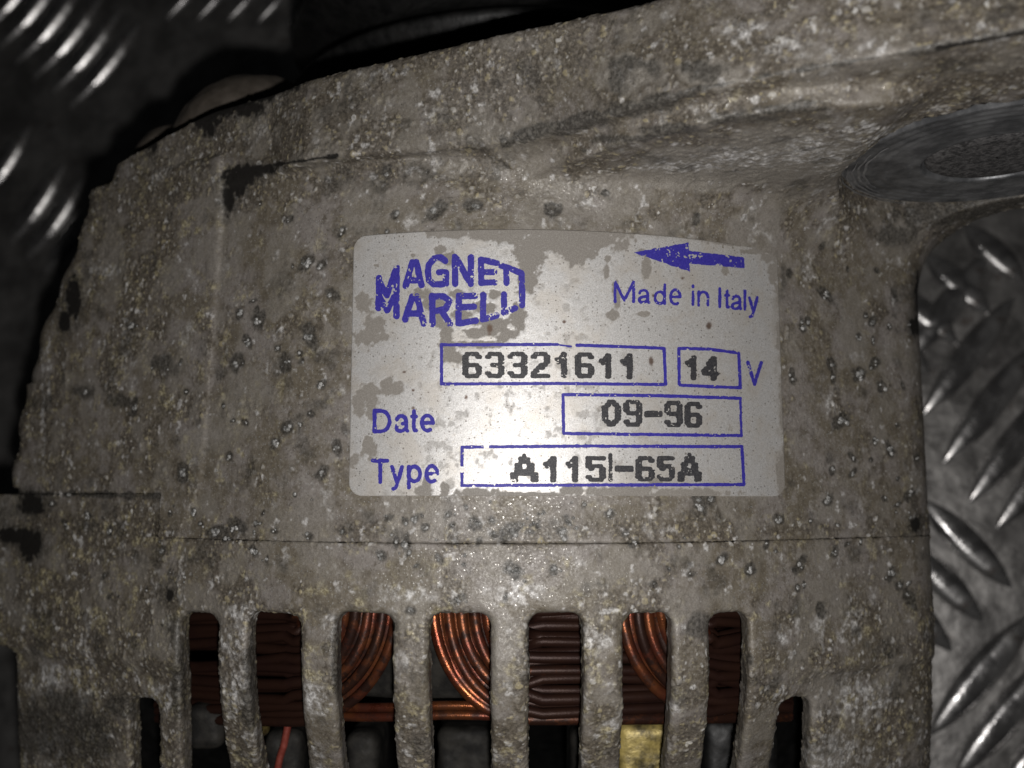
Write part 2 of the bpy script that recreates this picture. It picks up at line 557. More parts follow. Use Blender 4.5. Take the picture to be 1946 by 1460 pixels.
# left edge of the plain pad that carries the label
PX, PY = [], []
for px, py in [(424, 322), (424, 400), (408, 600), (392, 800), (380, 930), (335, 1020)]:
    X, Y, Z = surf(px, py)
    PX.append(float(X)); PY.append(float(Y))
PX, PY = np.array(PX)[::-1], np.array(PY)[::-1]
corner = surf(424, 318)
RIGHT = 66.2
BOSS = (64.5, -2.0, 20.0)

def f_housing(X, Y, Z):
    zt = -hprof(X)
    pl = np.interp(Y, PY, PX)
    dpad = pl - X
    dc = np.sqrt((X - corner[0]) ** 2 + (Y - corner[1]) ** 2)
    amt = 0.34 + 1.0 * np.exp(-dc / 7.0)
    zt = zt + amt / (1 + np.exp(-np.clip(dpad / 0.22, -30, 30)))
    a = (Z - zt) * hcos(X)
    left = (np.interp(Y, LY, LX) + .45 * np.sin(Y * .8 + 1) - 1.3 * ((Y > 2) & (Y < 19)) - X) * 0.85
    d = smax(a, X - RIGHT, 7.0)
    d = smax(d, left, 2.6)
    d = smax(d, np.where(X < -51, .96, -5.43) - Y, 0.16)
    d = smax(d, Y - 50.0, 1.0)
    # flange and mounting ear
    zb = zcrest(X, Y)
    e = 0.5
    slope = (zcrest(X + e, Y) - zcrest(X - e, Y)) / (2 * e)
    b = (Z - zb) / np.sqrt(1 + np.clip(slope, -3, 3) ** 2)
    wob = .08 * np.sin(X * 1.3 + 1)
    f = smax(b, Y1 + wob - Y, .8)
    f = smax(f, Y - Y2, 1.6)
    f = smax(f, (np.interp(Y, [35, 45, 53.0, 57.5], [-66, -66, -63, -44]) - X) * .6, 1.5)
    zlow = np.interp(X, [60, 64, 66.5, 69, 74, 80, 95], [-75, -60, -45, -36, -29.5, -25.5, -21])
    f = smax(f, zlow - Z, 3.0)
    kk = np.interp(X, [-12, 8, 26, 60], [0.5, 9.0, 13.0, 14.0])
    d = smin(d, f, kk)
    # narrow ledge running along the flange
    drop = 3.0 + 3.0 * np.clip((12 - X) / 12, 0, 1) + .35 * np.clip(X - 30, 0, 40)
    led = smax(smax((Z - (zb - drop)) * .8, 42.3 + wob - Y, .9), Y - 47, 1.0)
    led = smax(led, 1.0 - X, 3.0)
    led = smax(led, (X - 46) * .5, 4.0)
    d = smin(d, led, 1.3)
    # spot-faced seat round the bolt hole
    cyl = np.sqrt((X - BOSS[0]) ** 2 + (Z - BOSS[1]) ** 2) - BOSS[2]
    cut = np.maximum(cyl, Y - Y1 - 1.6)
    d = smax(d, -cut, 0.5)
    return d

slots = []
for xa, xb in [(340, 412), (470, 570), (638, 746), (815, 933), (1005, 1109), (1185, 1278), (1350, 1424)]:
    slots.append((float(surf(xa, 1215, .3)[0]), float(surf(xb, 1215, .3)[0]), float(surf((xa + xb) / 2, 1166, .3)[1])))
slots.append((float(surf(1488, 1345, -1.)[0]), float(surf(1546, 1345, -1.)[0]), float(surf(1505, 1332, -1.)[1])))
slots.append((float(surf(240, 1345, -1.)[0]), float(surf(296, 1345, -1.)[0]), float(surf(270, 1330, -1.)[1])))
slots.append((-100.0, float(surf(18, 1300, 0.)[0]), float(surf(10, 1232, 0.)[1])))

def f_cover(X, Y, Z):
    t = np.clip((-19.0 - Y) / 26.0, 0, 1.2)
    mid = 1 / (1 + np.exp(np.clip((np.abs(X + .5) - 40.5) / .8, -30, 30)))
    dome = 16.0 * t ** 1.7 * (mid + .25 * (1 - mid))
    zt = -hprof(X) + 0.32 - dome
    # outer cheeks stand back below the shoulder
    zt = zt - 1.2 / (1 + np.exp(-np.clip((-24.0 - Y) / .35, -30, 30))) * (1 - mid)
    a = (Z - zt) * hcos(X)
    ytop = np.where(X < -51, 0.9, -5.45)
    d = smax(a, X - RIGHT + .2, 7.0)
    d = smax(d, (Y - ytop) * .9, 0.2)
    d = smax(d, -62 - Y, 2.0)
    d = smax(d, -97 - X, 4.0)
    for (xa, xb, yt) in slots:
        cx, hw = (xa + xb) / 2, (xb - xa) / 2
        r = min(1.7, hw * .8)
        qx = np.abs(X - cx) - hw + r
        qy = Y - yt + r
        s = np.minimum(np.maximum(qx, qy), 0) + np.sqrt(np.maximum(qx, 0) ** 2 + np.maximum(qy, 0) ** 2) - r
        d = smax(d, -s, 1.3)
    cav = np.maximum(np.maximum(Z - (zt - 5.2), Y + 9.0), np.maximum(X - 60, -90 - X))
    d = smax(d, -cav, 1.0)
    return d

# ---- stains, painted shade and blisters, placed on the surface
def to_px(P):
    y = P[:, 1] * CT + (P[:, 2] - CAM_Z) * ST
    z = -P[:, 1] * ST + (P[:, 2] - CAM_Z) * CT
    return np.stack([IW / 2 + FPX * P[:, 0] / -z, IH / 2 - FPX * y / -z], 1)

def field(P, spots, jag=.35, fr=.9, soft=.18, seed=3, Q=None):
    """blots with ragged rims; their places were read off the photograph"""
    v = np.zeros(len(P), np.float32)
    Q = to_px(P) if Q is None else Q
    near = np.zeros(len(P), bool)
    for (x, y, rx, ry) in spots:
        near |= (np.abs(Q[:, 0] - x) < rx * 1.9 + 4) & (np.abs(Q[:, 1] - y) < ry * 1.9 + 4)
    ii = np.nonzero(near)[0]
    if len(ii) == 0:
        return v
    nz = fbm(P[ii], fr, 3, seed); q = Q[ii]; w = v[ii]
    for (x, y, rx, ry) in spots:
        m = (np.abs(q[:, 0] - x) < rx * 1.9 + 4) & (np.abs(q[:, 1] - y) < ry * 1.9 + 4)
        if m.any():
            d = np.sqrt(((q[m, 0] - x) / rx) ** 2 + ((q[m, 1] - y) / ry) ** 2) + jag * nz[m]
            w[m] = np.maximum(w[m], np.clip((1 - d) / soft + .5, 0, 1))
    v[ii] = w
    return v

def spots_px(lst):
    return lst

def lines(P, lst, jag, fr, seed, Q):
    v = np.zeros(len(P), np.float32)
    for pts, w in lst:
        xs_ = [p[0] for p in pts]; ys_ = [p[1] for p in pts]
        ii = np.nonzero((Q[:, 0] > min(xs_) - 25) & (Q[:, 0] < max(xs_) + 25) & (Q[:, 1] > min(ys_) - 25) & (Q[:, 1] < max(ys_) + 25))[0]
        if len(ii) == 0:
            continue
        d = np.full(len(ii), 1e9); q = Q[ii]
        for (x0, y0), (x1, y1) in zip(pts[:-1], pts[1:]):
            vx, vy = x1 - x0, y1 - y0
            t = np.clip(((q[:, 0] - x0) * vx + (q[:, 1] - y0) * vy) / (vx * vx + vy * vy), 0, 1)
            d = np.minimum(d, np.hypot(q[:, 0] - x0 - t * vx, q[:, 1] - y0 - t * vy))
        wv = w * (1 + jag * fbm(P[ii], fr, 3, seed))
        v[ii] = np.maximum(v[ii], np.clip((wv - d) / (w * .5) + .2, 0, 1))
    return v

LINES_BLACK = [([(505, 316), (560, 308), (640, 296)], 4), ([(1780, 91), (1850, 80), (1946, 62)], 3.5)]  # pad's top edge; step shade painted at the flange edge's right end
LINES_DARK = [([(20, 938), (150, 940), (300, 944)], 5), ([(960, 266), (1060, 243), (1150, 219), (1240, 196), (1310, 180)], 11), ([(1000, 256), (1150, 214), (1300, 176), (1500, 137), (1700, 103), (1946, 60)], 3.5), ([(1110, 285), (1180, 268), (1300, 244), (1450, 214), (1560, 194)], 6), ([(1290, 176), (1500, 136), (1700, 104), (1946, 60)], 5)]  # left seam, then shade along the flange ridge painted as dark lines
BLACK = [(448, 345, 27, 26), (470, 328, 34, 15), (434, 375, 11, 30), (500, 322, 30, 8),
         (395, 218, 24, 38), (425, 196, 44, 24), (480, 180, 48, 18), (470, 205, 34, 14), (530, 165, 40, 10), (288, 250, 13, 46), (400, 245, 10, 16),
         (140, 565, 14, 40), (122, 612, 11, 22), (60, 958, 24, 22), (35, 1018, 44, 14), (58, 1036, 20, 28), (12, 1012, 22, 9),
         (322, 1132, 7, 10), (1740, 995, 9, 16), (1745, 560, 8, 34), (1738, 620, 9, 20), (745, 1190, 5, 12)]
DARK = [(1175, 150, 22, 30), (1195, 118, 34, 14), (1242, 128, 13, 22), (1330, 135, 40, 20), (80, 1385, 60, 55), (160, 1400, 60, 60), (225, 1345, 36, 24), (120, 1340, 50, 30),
        (1010, 252, 36, 14), (1060, 244, 40, 14), (1120, 226, 50, 14), (1190, 208, 50, 14), (1255, 196, 40, 16), (1180, 264, 60, 8), (1280, 246, 70, 10), (1400, 224, 80, 9), (1500, 206, 60, 7),  # shade under the flange edge and ledge, painted into the colour
        (1760, 410, 70, 26), (1840, 400, 80, 22), (1900, 385, 60, 16), (1700, 450, 40, 20), (1425, 1255, 6, 12), (1330, 1190, 30, 22), (340, 1300, 14, 90), (330, 1200, 12, 30), (475, 1300, 14, 100), (638, 1260, 12, 70),  # darker ear underside; shade painted on the rib side walls
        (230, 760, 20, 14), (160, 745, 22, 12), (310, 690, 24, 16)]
CLEAN = [(1480, 300, 150, 55), (1330, 320, 130, 40), (1190, 140, 62, 38), (1350, 140, 60, 30)]
WHITE = [(1420, 60, 44, 22), (1475, 82, 34, 16), (205, 515, 18, 10), (345, 1100, 7, 40), (82, 800, 4, 90), (92, 700, 4, 60), (630, 1190, 18, 18), (1490, 1210, 10, 16), (1170, 1165, 16, 7),
         (1420, 300, 70, 16), (1550, 290, 70, 26), (1300, 315, 80, 12), (1640, 250, 60, 20), (1660, 90, 30, 14), (460, 1165, 26, 12), (445, 1220, 26, 26), (450, 1310, 26, 24), (300, 1330, 22, 26), (100, 1290, 30, 30), (90, 1410, 24, 20),
         (600, 1330, 24, 30), (780, 1130, 40, 14), (980, 1125, 50, 14), (1580, 1430, 60, 30), (1630, 1330, 40, 40)]

NOD_PX = [(480, 345), (540, 325), (735, 325), (812, 327), (650, 440), (1150, 370), (1217, 342), (1322, 420), (1430, 402), (752, 408), (735, 440), (495, 387), (548, 418), (580, 500), (556, 505),
          (481, 572), (456, 597), (490, 606), (470, 650), (527, 662), (447, 692), (462, 690), (541, 690), (572, 688), (425, 772), (441, 800), (466, 803), (546, 812), (570, 806), (436, 868), (523, 842), (590, 785),
          (610, 505), (500, 975), (1610, 512), (1665, 515), (1525, 620), (1535, 612), (1645, 600), (1658, 612), (1632, 640), (1660, 648), (1580, 695), (1662, 690), (1655, 700), (1506, 716), (1583, 716), (1632, 712), (1676, 737),
          (1716, 733), (1600, 800), (1705, 808), (1664, 838), (1692, 856), (1655, 874), (1582, 895), (1706, 910), (1575, 950), (1730, 942), (1700, 560), (1332, 958), (1312, 1090), (1520, 1072), (1585, 1050), (1372, 1062), (1052, 1082),
          (976, 1084), (968, 1012), (1072, 1022), (1425, 1082), (1682, 1098), (1692, 1090), (1708, 1112), (1728, 1135), (1560, 1158), (1690, 1245), (1455, 1036), (1350, 950), (1110, 960), (1070, 1010), (650, 1010), (770, 1020), (860, 1000),
          (905, 995), (345, 690), (320, 700), (355, 745), (255, 775), (290, 700), (165, 745), (250, 620), (350, 900), (410, 1010), (450, 1000), (520, 1010), (1500, 520), (1560, 470), (1470, 410), (1290, 300), (1360, 330), (1000, 250),
          (940, 145), (965, 150), (700, 260), (870, 1140), (1240, 1110), (1270, 1080), (780, 1160), (1725, 1110), (1745, 870), (590, 640), (630, 560), (610, 730), (640, 850), (610, 900), (560, 940), (830, 400), (900, 390), (1050, 400), (1570, 560), (1690, 620), (1620, 900), (1540, 990), (1480, 985)]
nod = []
for px, py in NOD_PX:
    X, Y, Z = surf(px, py)
    nod.append((float(X), float(Y), .30 + .85 * random.random() ** 1.6))
cl = [(random.uniform(60, 1750), random.choice([random.uniform(300, 1040), random.uniform(950, 1150), random.uniform(930, 1060)])) for _ in range(62)]
for _ in range(150):
    px, py = random.choice(cl); px += random.gauss(0, 22); py += random.gauss(0, 16)
    if 655 < px < 1500 and 428 < py < 952:
        continue
    X, Y, Z = surf(px, py)
    nod.append((float(X), float(Y), .16 + .5 * random.random() ** 2.2))

def surface_detail(P, N, ribs=False):
    """displacement and colour fields, functions of position so that neighbouring parts agree"""
    X, Y, Z = P[:, 0], P[:, 1], P[:, 2]
    Q = to_px(P)
    pad = 1 / (1 + np.exp(-np.clip((X - np.interp(Y, PY, PX)) / .5, -30, 30))) * (Y < 44) * (Y > -5.4)
    ramp = np.clip((Y - 30) / 8, 0, 1) * np.clip((X - 2) / 14, 0, 1)
    cov = (Y < -5.4)
    # how far the crust has taken hold
    seam = np.exp(-((Y + 4.2) / 1.6) ** 2) * .45
    reg = np.where(cov, .24 + .30 * np.clip((-12.5 - Y) / 3, 0, 1) + .22 * np.clip((-22 - X) / 20, 0, 1) + .06 * np.clip((X - 45) / 14, 0, 1),
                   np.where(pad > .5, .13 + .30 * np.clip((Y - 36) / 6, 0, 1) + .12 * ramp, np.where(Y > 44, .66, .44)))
    reg = reg + seam
    crust = np.clip((fbm(P, .20, 3, 510) * .75 + fbm(P, .8, 2, 520) * .35 + reg - .30) * 3.2, 0, 1)
    crust = np.maximum(crust, np.clip((fbm(P, .11, 2, 530) + reg - .75) * 3, 0, 1))
    g = .22 + .78 * crust
    wv = np.stack([fbm(P, 1.2, 2, 501), fbm(P, 1.2, 2, 502), fbm(P, 1.2, 2, 503)], 1)
    h1, r1 = granules(P + .36 * wv, .92, .66, 100)
    h2, r2 = granules(P + .22 * wv, .50, .62, 200)
    gran = np.maximum(h1 * (r1 > .3), h2 * .85)
    hue = np.where(h1 * (r1 > .3) > h2 * .85, r1, r2)
    hue = np.where(h1 * (r1 > .3) > h2 * .85, (hue - .3) / .7, hue)
    dsp = .12 * fbm(P, .30, 2, 1) * (.4 + .6 * g) + .06 * vnoise(P, 1.3, 2) * g + (.13 * h1 * (r1 > .3) + .06 * h2) * crust * (1 + .15 * np.clip((-13 - Y) / 2, 0, 1))
    dsp = dsp + .025 * vnoise(P, 3.1, 9)
    dark = np.zeros(len(P), np.float32)
    nearpad = np.abs(Z + hprof(X)) < 1.0
    for (x, y, r) in nod:
        m = nearpad & (np.abs(X - x) < r * 2) & (np.abs(Y - y) < r * 2)
        if not m.any():
            continue
        an = (x * 7.3 + y * 3.1) % 3.14; ca, sa = math.cos(an), math.sin(an); asp = 1 + .7 * ((x * 13.7 + y * 5.9) % 1)
        d = np.hypot(((X[m] - x) * ca + (Y[m] - y) * sa) / asp, (-(X[m] - x) * sa + (Y[m] - y) * ca) * asp ** .5) / r
        d = d + .55 * fbm(P[m], 1.3, 2, 77)
        dark[m] = np.maximum(dark[m], np.clip((1.4 - d) * 1.9, 0, .88))
        dsp[m] = dsp[m] - .10 * r * np.clip(1.3 - d, 0, 1)
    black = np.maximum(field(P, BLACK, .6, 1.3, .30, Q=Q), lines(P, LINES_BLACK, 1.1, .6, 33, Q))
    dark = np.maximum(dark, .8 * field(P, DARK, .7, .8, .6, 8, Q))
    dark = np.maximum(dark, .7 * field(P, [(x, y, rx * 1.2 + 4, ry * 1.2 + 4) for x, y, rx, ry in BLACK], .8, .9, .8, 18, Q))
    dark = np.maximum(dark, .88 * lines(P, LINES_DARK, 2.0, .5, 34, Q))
    dark = np.maximum(dark, np.clip(fbm(P, .30, 4, 90) * 3.4 - 1.0 + .4 * crust, 0, 1) * .58)       # grime worked into the crust
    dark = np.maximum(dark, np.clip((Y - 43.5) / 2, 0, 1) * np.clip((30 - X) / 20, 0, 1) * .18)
    clean = np.maximum(field(P, CLEAN, .5, .5, .3, 12, Q), np.clip(fbm(P, .17, 3, 610) * 3.2 - .55 + .25 * (cov | (pad > .5)), 0, .55))
    crust = crust * (1 - .5 * clean)
    wn = field(P, WHITE, .9, 1.1, .8, 15, Q)
    pale = .85 * wn * np.clip(.35 + 1.6 * fbm(P, 1.5, 3, 31), 0, 1)
    pale = np.maximum(pale, np.clip(fbm(P, .9, 3, 95) * 4.0 - 1.95 + .35 * crust, 0, .60))
    chalk = np.clip(fbm(P, .32, 3, 620) * 3.6 - 1.35 + .55 * np.clip((-11 - Y) / 4, 0, 1) + .25 * np.clip((Y - 44) / 3, 0, 1), 0, 1)
    pale = np.maximum(pale, chalk * np.clip(.30 + fbm(P, 1.7, 2, 630), 0, 1) * .7)
    region = np.clip((-16 - X) / 30, 0, 1) * .5 + cov * .2 + np.clip((-10 - Y) / 5, 0, 1) * .2 + .10
    yel = np.clip(fbm(P, .55, 3, 21) * 2.8 - .85 + region * .8, 0, 1) * np.clip(.45 + region, 0, 1) * np.clip(.5 + fbm(P, 2.0, 2, 23) * 1.8, 0, 1)
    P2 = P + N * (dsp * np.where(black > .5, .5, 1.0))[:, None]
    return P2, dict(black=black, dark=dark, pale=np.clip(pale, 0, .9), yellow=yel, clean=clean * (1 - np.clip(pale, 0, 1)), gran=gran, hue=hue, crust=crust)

def build_cast(fn, lo, hi, h, ribs=False, vis_z=-50):
    P, F = surface_nets(fn, lo, hi, h)
    P, N = project(fn, P)
    c = P[F].mean(1); nz = N[F].mean(1)[:, 2]; ny = N[F].mean(1)[:, 1]
    vx = IW / 2 + FPX * c[:, 0] / (CAM_Z - c[:, 2])
    vis = ((nz > -.15) & (c[:, 2] > vis_z) & (np.abs(vx - IW / 2) < 1100) & (c[:, 1] > -44) & (ny < .95))
    A, FA, _ = take(P, F, vis)
    B, FB, _ = take(P, F, ~vis)
    for k in range(2):
        A, FA = subdivide(A, FA)
    A, NA = project(fn, A, 1)
    Bp, NB = project(fn, B, 1)
    PA, at = surface_detail(A, NA, ribs)
    PB, bt = surface_detail(Bp, NB, ribs)
    F = np.concatenate([FA, FB + len(PA)])
    return np.concatenate([PA, PB]), F, {k: np.concatenate([at[k], bt[k]]) for k in at}

alt = empty('alternator', (0, 0, FLOOR_Z))
alt['label'] = 'corroded grey cast alternator with a worn silver rating label and copper windings'
alt['category'] = 'alternator'

def part(name, P, F, mat, parent=None, **k):
    """a part modelled in scene millimetres, hung under the alternator"""
    P = np.asarray(P, float).copy()
    if parent is None:
        P[:, 2] -= FLOOR_Z                       # the Empty stands on the floor
        return mesh_obj(name, P, F, mat, alt, **k)
    P[:, 2] -= FLOOR_Z
    return mesh_obj(name, P, F, mat, parent, **k)

P, F, A = build_cast(f_housing, (-86, -7, -52), (100, 59, 36), 0.8)
c = P[F].mean(1)
ear = (c[:, 1] > 38) & (c[:, 0] > 34)
p_, f_, a_ = take(P, F, ~ear, A)
housing = part('housing', p_, f_, M_CAST, attrs=a_)
p_, f_, a_ = take(P, F, ear, A)
lug = part('mounting_lug', p_, f_, M_CAST, attrs=a_)
lug['label'] = 'raised mounting lug with a round machined bolt seat'

P, F, A = build_cast(f_cover, (-99, -64, -52), (69, 3, 3), 0.8, True)
c = P[F].mean(1)
rib_edges = [(slots[8][1], slots[0][0])] + [(slots[i][1], slots[i + 1][0]) for i in range(7)]
done = np.zeros(len(F), bool)
cover_mask = np.ones(len(F), bool)
ribs = []
for xa, xb in rib_edges:
    m = (c[:, 1] < -16.0) & (c[:, 0] > xa - 1.2) & (c[:, 0] < xb + 1.2) & (c[:, 1] > -61)
    ribs.append(m); cover_mask &= ~m
p_, f_, a_ = take(P, F, cover_mask, A)
cover = part('slotted_end_cover', p_, f_, M_CAST, attrs=a_)
for m in ribs:
    p_, f_, a_ = take(P, F, m, A)
    part('vent_rib', p_, f_, M_CAST, cover, attrs=a_)

# lower shell of the body, down to the floor
ring = []
for t in np.linspace(0, 2 * math.pi, 64, endpoint=False):
    cx_, sx_ = math.cos(t), math.sin(t)
    ring.append((-9 + 70 * np.sign(cx_) * abs(cx_) ** .45, -3 + 52 * np.sign(sx_) * abs(sx_) ** .35))
ring = np.array(ring)
levels = [(-46, .93), (-70, .92), (-92, .82), (-108, .62), (-117.6, .40)]
P = np.concatenate([np.column_stack([(ring[:, 0] + 9) * s - 9, ring[:, 1] * (0.6 + .4 * s), np.full(64, z)]) for z, s in levels])
F = []
for k in range(len(levels) - 1):
    for i in range(64):
        j = (i + 1) % 64
        F.append((k * 64 + i, (k + 1) * 64 + i, (k + 1) * 64 + j, k * 64 + j))
F.append(tuple(4 * 64 + i for i in range(63, -1, -1)))
part('lower_casing', P, F, M_DARKSTEEL)

# ---- corrosion nodules: small lumps sitting in the blisters
def lump(x, y, z, r, sq):
    pts, fc = [], []
    nu, nv = 7, 4
    ph = random.random() * 6
    for j in range(nv):
        a = j / (nv - 1) * math.pi * .55
        for i in range(nu):
            b = ph + 2 * math.pi * i / nu
            q = r * random.uniform(.82, 1.15)
            pts.append((x + q * math.sin(a) * math.cos(b), y + q * sq * math.sin(a) * math.sin(b), z + q * .62 * math.cos(a)))
    for j in range(nv - 1):
        for i in range(nu):
            k = (i + 1) % nu
            fc.append((j * nu + i, (j + 1) * nu + i, (j + 1) * nu + k, j * nu + k))
    return pts, fc

LP, LF = [], []
for (x, y, r) in nod:
    for q in range(random.choice([1, 1, 2, 3]) if r < .5 else random.choice([2, 3, 5, 7])):
        a = random.random() * 6.28; d = r * random.uniform(0, .8)
        X, Y = x + d * math.cos(a), y + d * math.sin(a)
        if not (-6 < Y < 43) or X > 62:
            if Y < -14 or X > 62: continue
        if Y > 31 + 12 * np.clip((10 - X) / 20, 0, 1): continue
        lift = .34 if X < np.interp(Y, PY, PX) else (.32 if Y < -5.5 else 0)
        pp, ff = lump(X, Y, -float(hprof(np.array(X))) + lift - .02, random.uniform(.12, .36) * (r / .6) ** .5, random.uniform(.7, 1.2))
        LF += [tuple(i + len(LP) for i in f) for f in ff]; LP += pp
part('corrosion_nodules', LP, LF, M_NODULE, housing, kind='stuff')

# ---- bolt seat: turned rings and the rough plug in the middle
def lathe_y(prof, cx, cz, nseg=96):
    pts, fc = [], []
    for (r, y) in prof:
        for i in range(nseg):
            t = 2 * math.pi * i / nseg
            pts.append((cx + r * math.cos(t), y, cz + r * math.sin(t)))
    for k in range(len(prof) - 1):
        for i in range(nseg):
            j = (i + 1) % nseg
            fc.append((k * nseg + i, k * nseg + j, (k + 1) * nseg + j, (k + 1) * nseg + i))
    return np.array(pts), fc

prof = []
r = 19.7
while r > 9.3:
    prof.append((r, Y1 + .05 + .06 * math.sin(r * 4.3) * (1 if r > 14 else .3) + (.9 if r > 19.2 else 0)))
    r -= .22
prof += [(9.2, Y1 + .3), (9.1, Y1 + 1.6), (8.0, Y1 + 2.0), (0.2, Y1 + 2.0)]
P, F = lathe_y(prof, BOSS[0], BOSS[1])
seat = part('bolt_seat', P, F, M_STEEL, lug)
seat['label'] = 'round machined bolt seat with turning marks'
prof = [(8.9, Y1 + 1.9), (8.8, Y1 + .55), (8.3, Y1 + .25), (6, Y1 + .2), (3, Y1 + .25), (.2, Y1 + .2)]
P, F = lathe_y(prof, BOSS[0], BOSS[1])
part('bush_end', P, F, M_BUSH, lug)
# scrape marks on the seat
for k in range(5):
    rr = 16.6 + .75 * k
    a0, a1 = math.radians(165 + 9 * k), math.radians(225 + 8 * k)
    P, F = [], []
    nn = 26
    for i in range(nn):
        t = a0 + (a1 - a0) * i / (nn - 1)
        w = .16 * math.sin(math.pi * i / (nn - 1)) + .03
        for s_, yy in ((-w, 0.0), (0, -.10), (w, 0.0)):
            P.append((BOSS[0] + (rr + s_ + .12 * math.sin(i * .9 + k)) * math.cos(t), Y1 - .02 + yy, BOSS[1] + (rr + s_) * math.sin(t)))
    for i in range(nn - 1):
        for s_ in (0, 1):
            F.append((3 * i + s_, 3 * i + s_ + 1, 3 * i + s_ + 4, 3 * i + s_ + 3))
    part('scrape_mark', P, F, M_SCRATCH, lug)

# ------------------------------------------------------------------ rating label
LAB = (663.0, 437.0, 1492.0, 943.0)
nx, ny = 470, 290
gx = np.linspace(LAB[0], LAB[2], nx); gy = np.linspace(LAB[1], LAB[3], ny)
xl, yb, _ = surf(LAB[0], LAB[3]); xr, _, _ = surf(LAB[2], LAB[3]); _, yt, _ = surf(960, LAB[1])
u = np.linspace(float(xl), float(xr), nx); v = np.linspace(float(yb), float(yt), ny)
U, V = np.meshgrid(u, v, indexing='ij')
P = np.stack([U.ravel(), V.ravel(), np.zeros(U.size)], 1)
cu, cv, hu, hv, rc = (u[0] + u[-1]) / 2, (v[0] + v[-1]) / 2, (u[-1] - u[0]) / 2, (v[-1] - v[0]) / 2, 1.9
qx, qy = np.abs(P[:, 0] - cu) - hu + rc, np.abs(P[:, 1] - cv) - hv + rc
sd = np.minimum(np.maximum(qx, qy), 0) + np.hypot(np.maximum(qx, 0), np.maximum(qy, 0)) - rc     # <0 inside
# draw the outside vertices of the sheet in onto the rounded corners
cxr = np.clip(P[:, 0], cu - hu + rc, cu + hu - rc); cyr = np.clip(P[:, 1], cv - hv + rc, cv + hv - rc)
out = sd > 0
dl = np.hypot(P[:, 0] - cxr, P[:, 1] - cyr) + 1e-9
P[out, 0] = cxr[out] + (P[out, 0] - cxr[out]) * rc / dl[out]; P[out, 1] = cyr[out] + (P[out, 1] - cyr[out]) * rc / dl[out]
LIFT = 0.22
P[:, 2] = -hprof(P[:, 0]) + LIFT
rim = np.clip(1 + sd / .16, 0, 1); rim[out] = 1
wear = field(P, spots_px([(1085, 458, 110, 24), (1010, 478, 34, 34), (1003, 522, 20, 38), (1100, 480, 34, 24), (965, 448, 40, 14), (1060, 440, 220, 7), (930, 446, 40, 12), (850, 444, 40, 9),
                          (690, 575, 16, 22), (700, 640, 34, 16), (712, 620, 22, 24), (728, 640, 12, 8), (700, 742, 24, 14), (735, 735, 14, 18), (705, 765, 14, 32), (682, 770, 14, 22), (755, 738, 14, 14), (700, 850, 14, 22),
                          (672, 875, 10, 14), (848, 640, 13, 34), (855, 665, 12, 20), (938, 625, 30, 12), (905, 632, 24, 10), (965, 635, 22, 14), (985, 600, 16, 26), (932, 612, 40, 9), (860, 678, 22, 13), (925, 655, 30, 8), (882, 655, 16, 6),
                          (838, 475, 14, 9), (850, 490, 14, 14), (800, 560, 22, 14), (818, 575, 26, 14), (870, 560, 16, 9), (835, 610, 10, 20), (875, 600, 20, 12), (920, 585, 22, 12), (940, 560, 12, 10), (785, 485, 6, 5),
                          (715, 505, 5, 3), (812, 925, 9, 18), (845, 932, 9, 16), (800, 935, 12, 10), (905, 938, 44, 10), (1000, 940, 100, 5), (1085, 932, 26, 13), (1190, 935, 80, 14), (1300, 938, 90, 10), (1250, 915, 16, 8),
                          (1172, 560, 8, 30), (1165, 598, 12, 10), (1152, 520, 6, 14), (1155, 490, 6, 8), (1228, 510, 9, 24), (1222, 480, 10, 8), (1222, 597, 14, 5), (1378, 515, 9, 9), (1460, 490, 18, 10), (1470, 520, 12, 26), (1482, 560, 10, 24), (1490, 900, 16, 60),
                          (1488, 640, 12, 40), (1440, 478, 30, 6), (1400, 462, 60, 5), (1490, 760, 9, 60)]), .66, 1.5, .22, 51)
wear = np.maximum(wear, np.clip((1 - np.minimum(-sd, 2.5) / 2.5) * 1.2 - 1.0 + .75 * fbm(P, .7, 3, 52), 0, 1))
wear = np.maximum(wear, np.clip(fbm(P, .5, 4, 53) * 5.0 - 2.6, 0, 1))
# the foil is thin and grime has crept over its right-hand end
wear = np.maximum(wear, np.clip((P[:, 0] - (u[-1] - 1.7)) / 2.4 + .8 * fbm(P, .6, 3, 57), 0, .95) * (P[:, 0] > u[-1] - 6))
wear = np.maximum(wear, np.clip((P[:, 1] - (v[-1] - .7)) / 1.2 + .9 * fbm(P, .5, 3, 59), 0, .9) * (P[:, 0] > u[0] + 14) * (P[:, 1] > v[-1] - 3))
rust = field(P, spots_px([(1237, 687, 5, 9), (1347, 619, 5, 6), (931, 626, 6, 9), (768, 707, 3, 2), (785, 742, 3, 3), (886, 755, 3, 5), (1072, 612, 3, 3), (1242, 562, 3, 3), (1297, 529, 3, 3), (785, 775, 3, 3)]), .5, 2.0, .6, 61)
rust = np.maximum(rust * .85, 0)
wear = np.maximum(wear, rim * .5)
wear = np.maximum(wear, np.clip(fbm(P, .8, 4, 54) * 3.0 - .75, 0, .45))
P[:, 2] += .012 * fbm(P, .35, 2, 58) * (1 - rim) - .02 * wear
I = np.arange(nx * ny).reshape(nx, ny)
F = np.stack([I[:-1, :-1].ravel(), I[1:, :-1].ravel(), I[1:, 1:].ravel(), I[:-1, 1:].ravel()], 1)
dead = out[F].all(1)
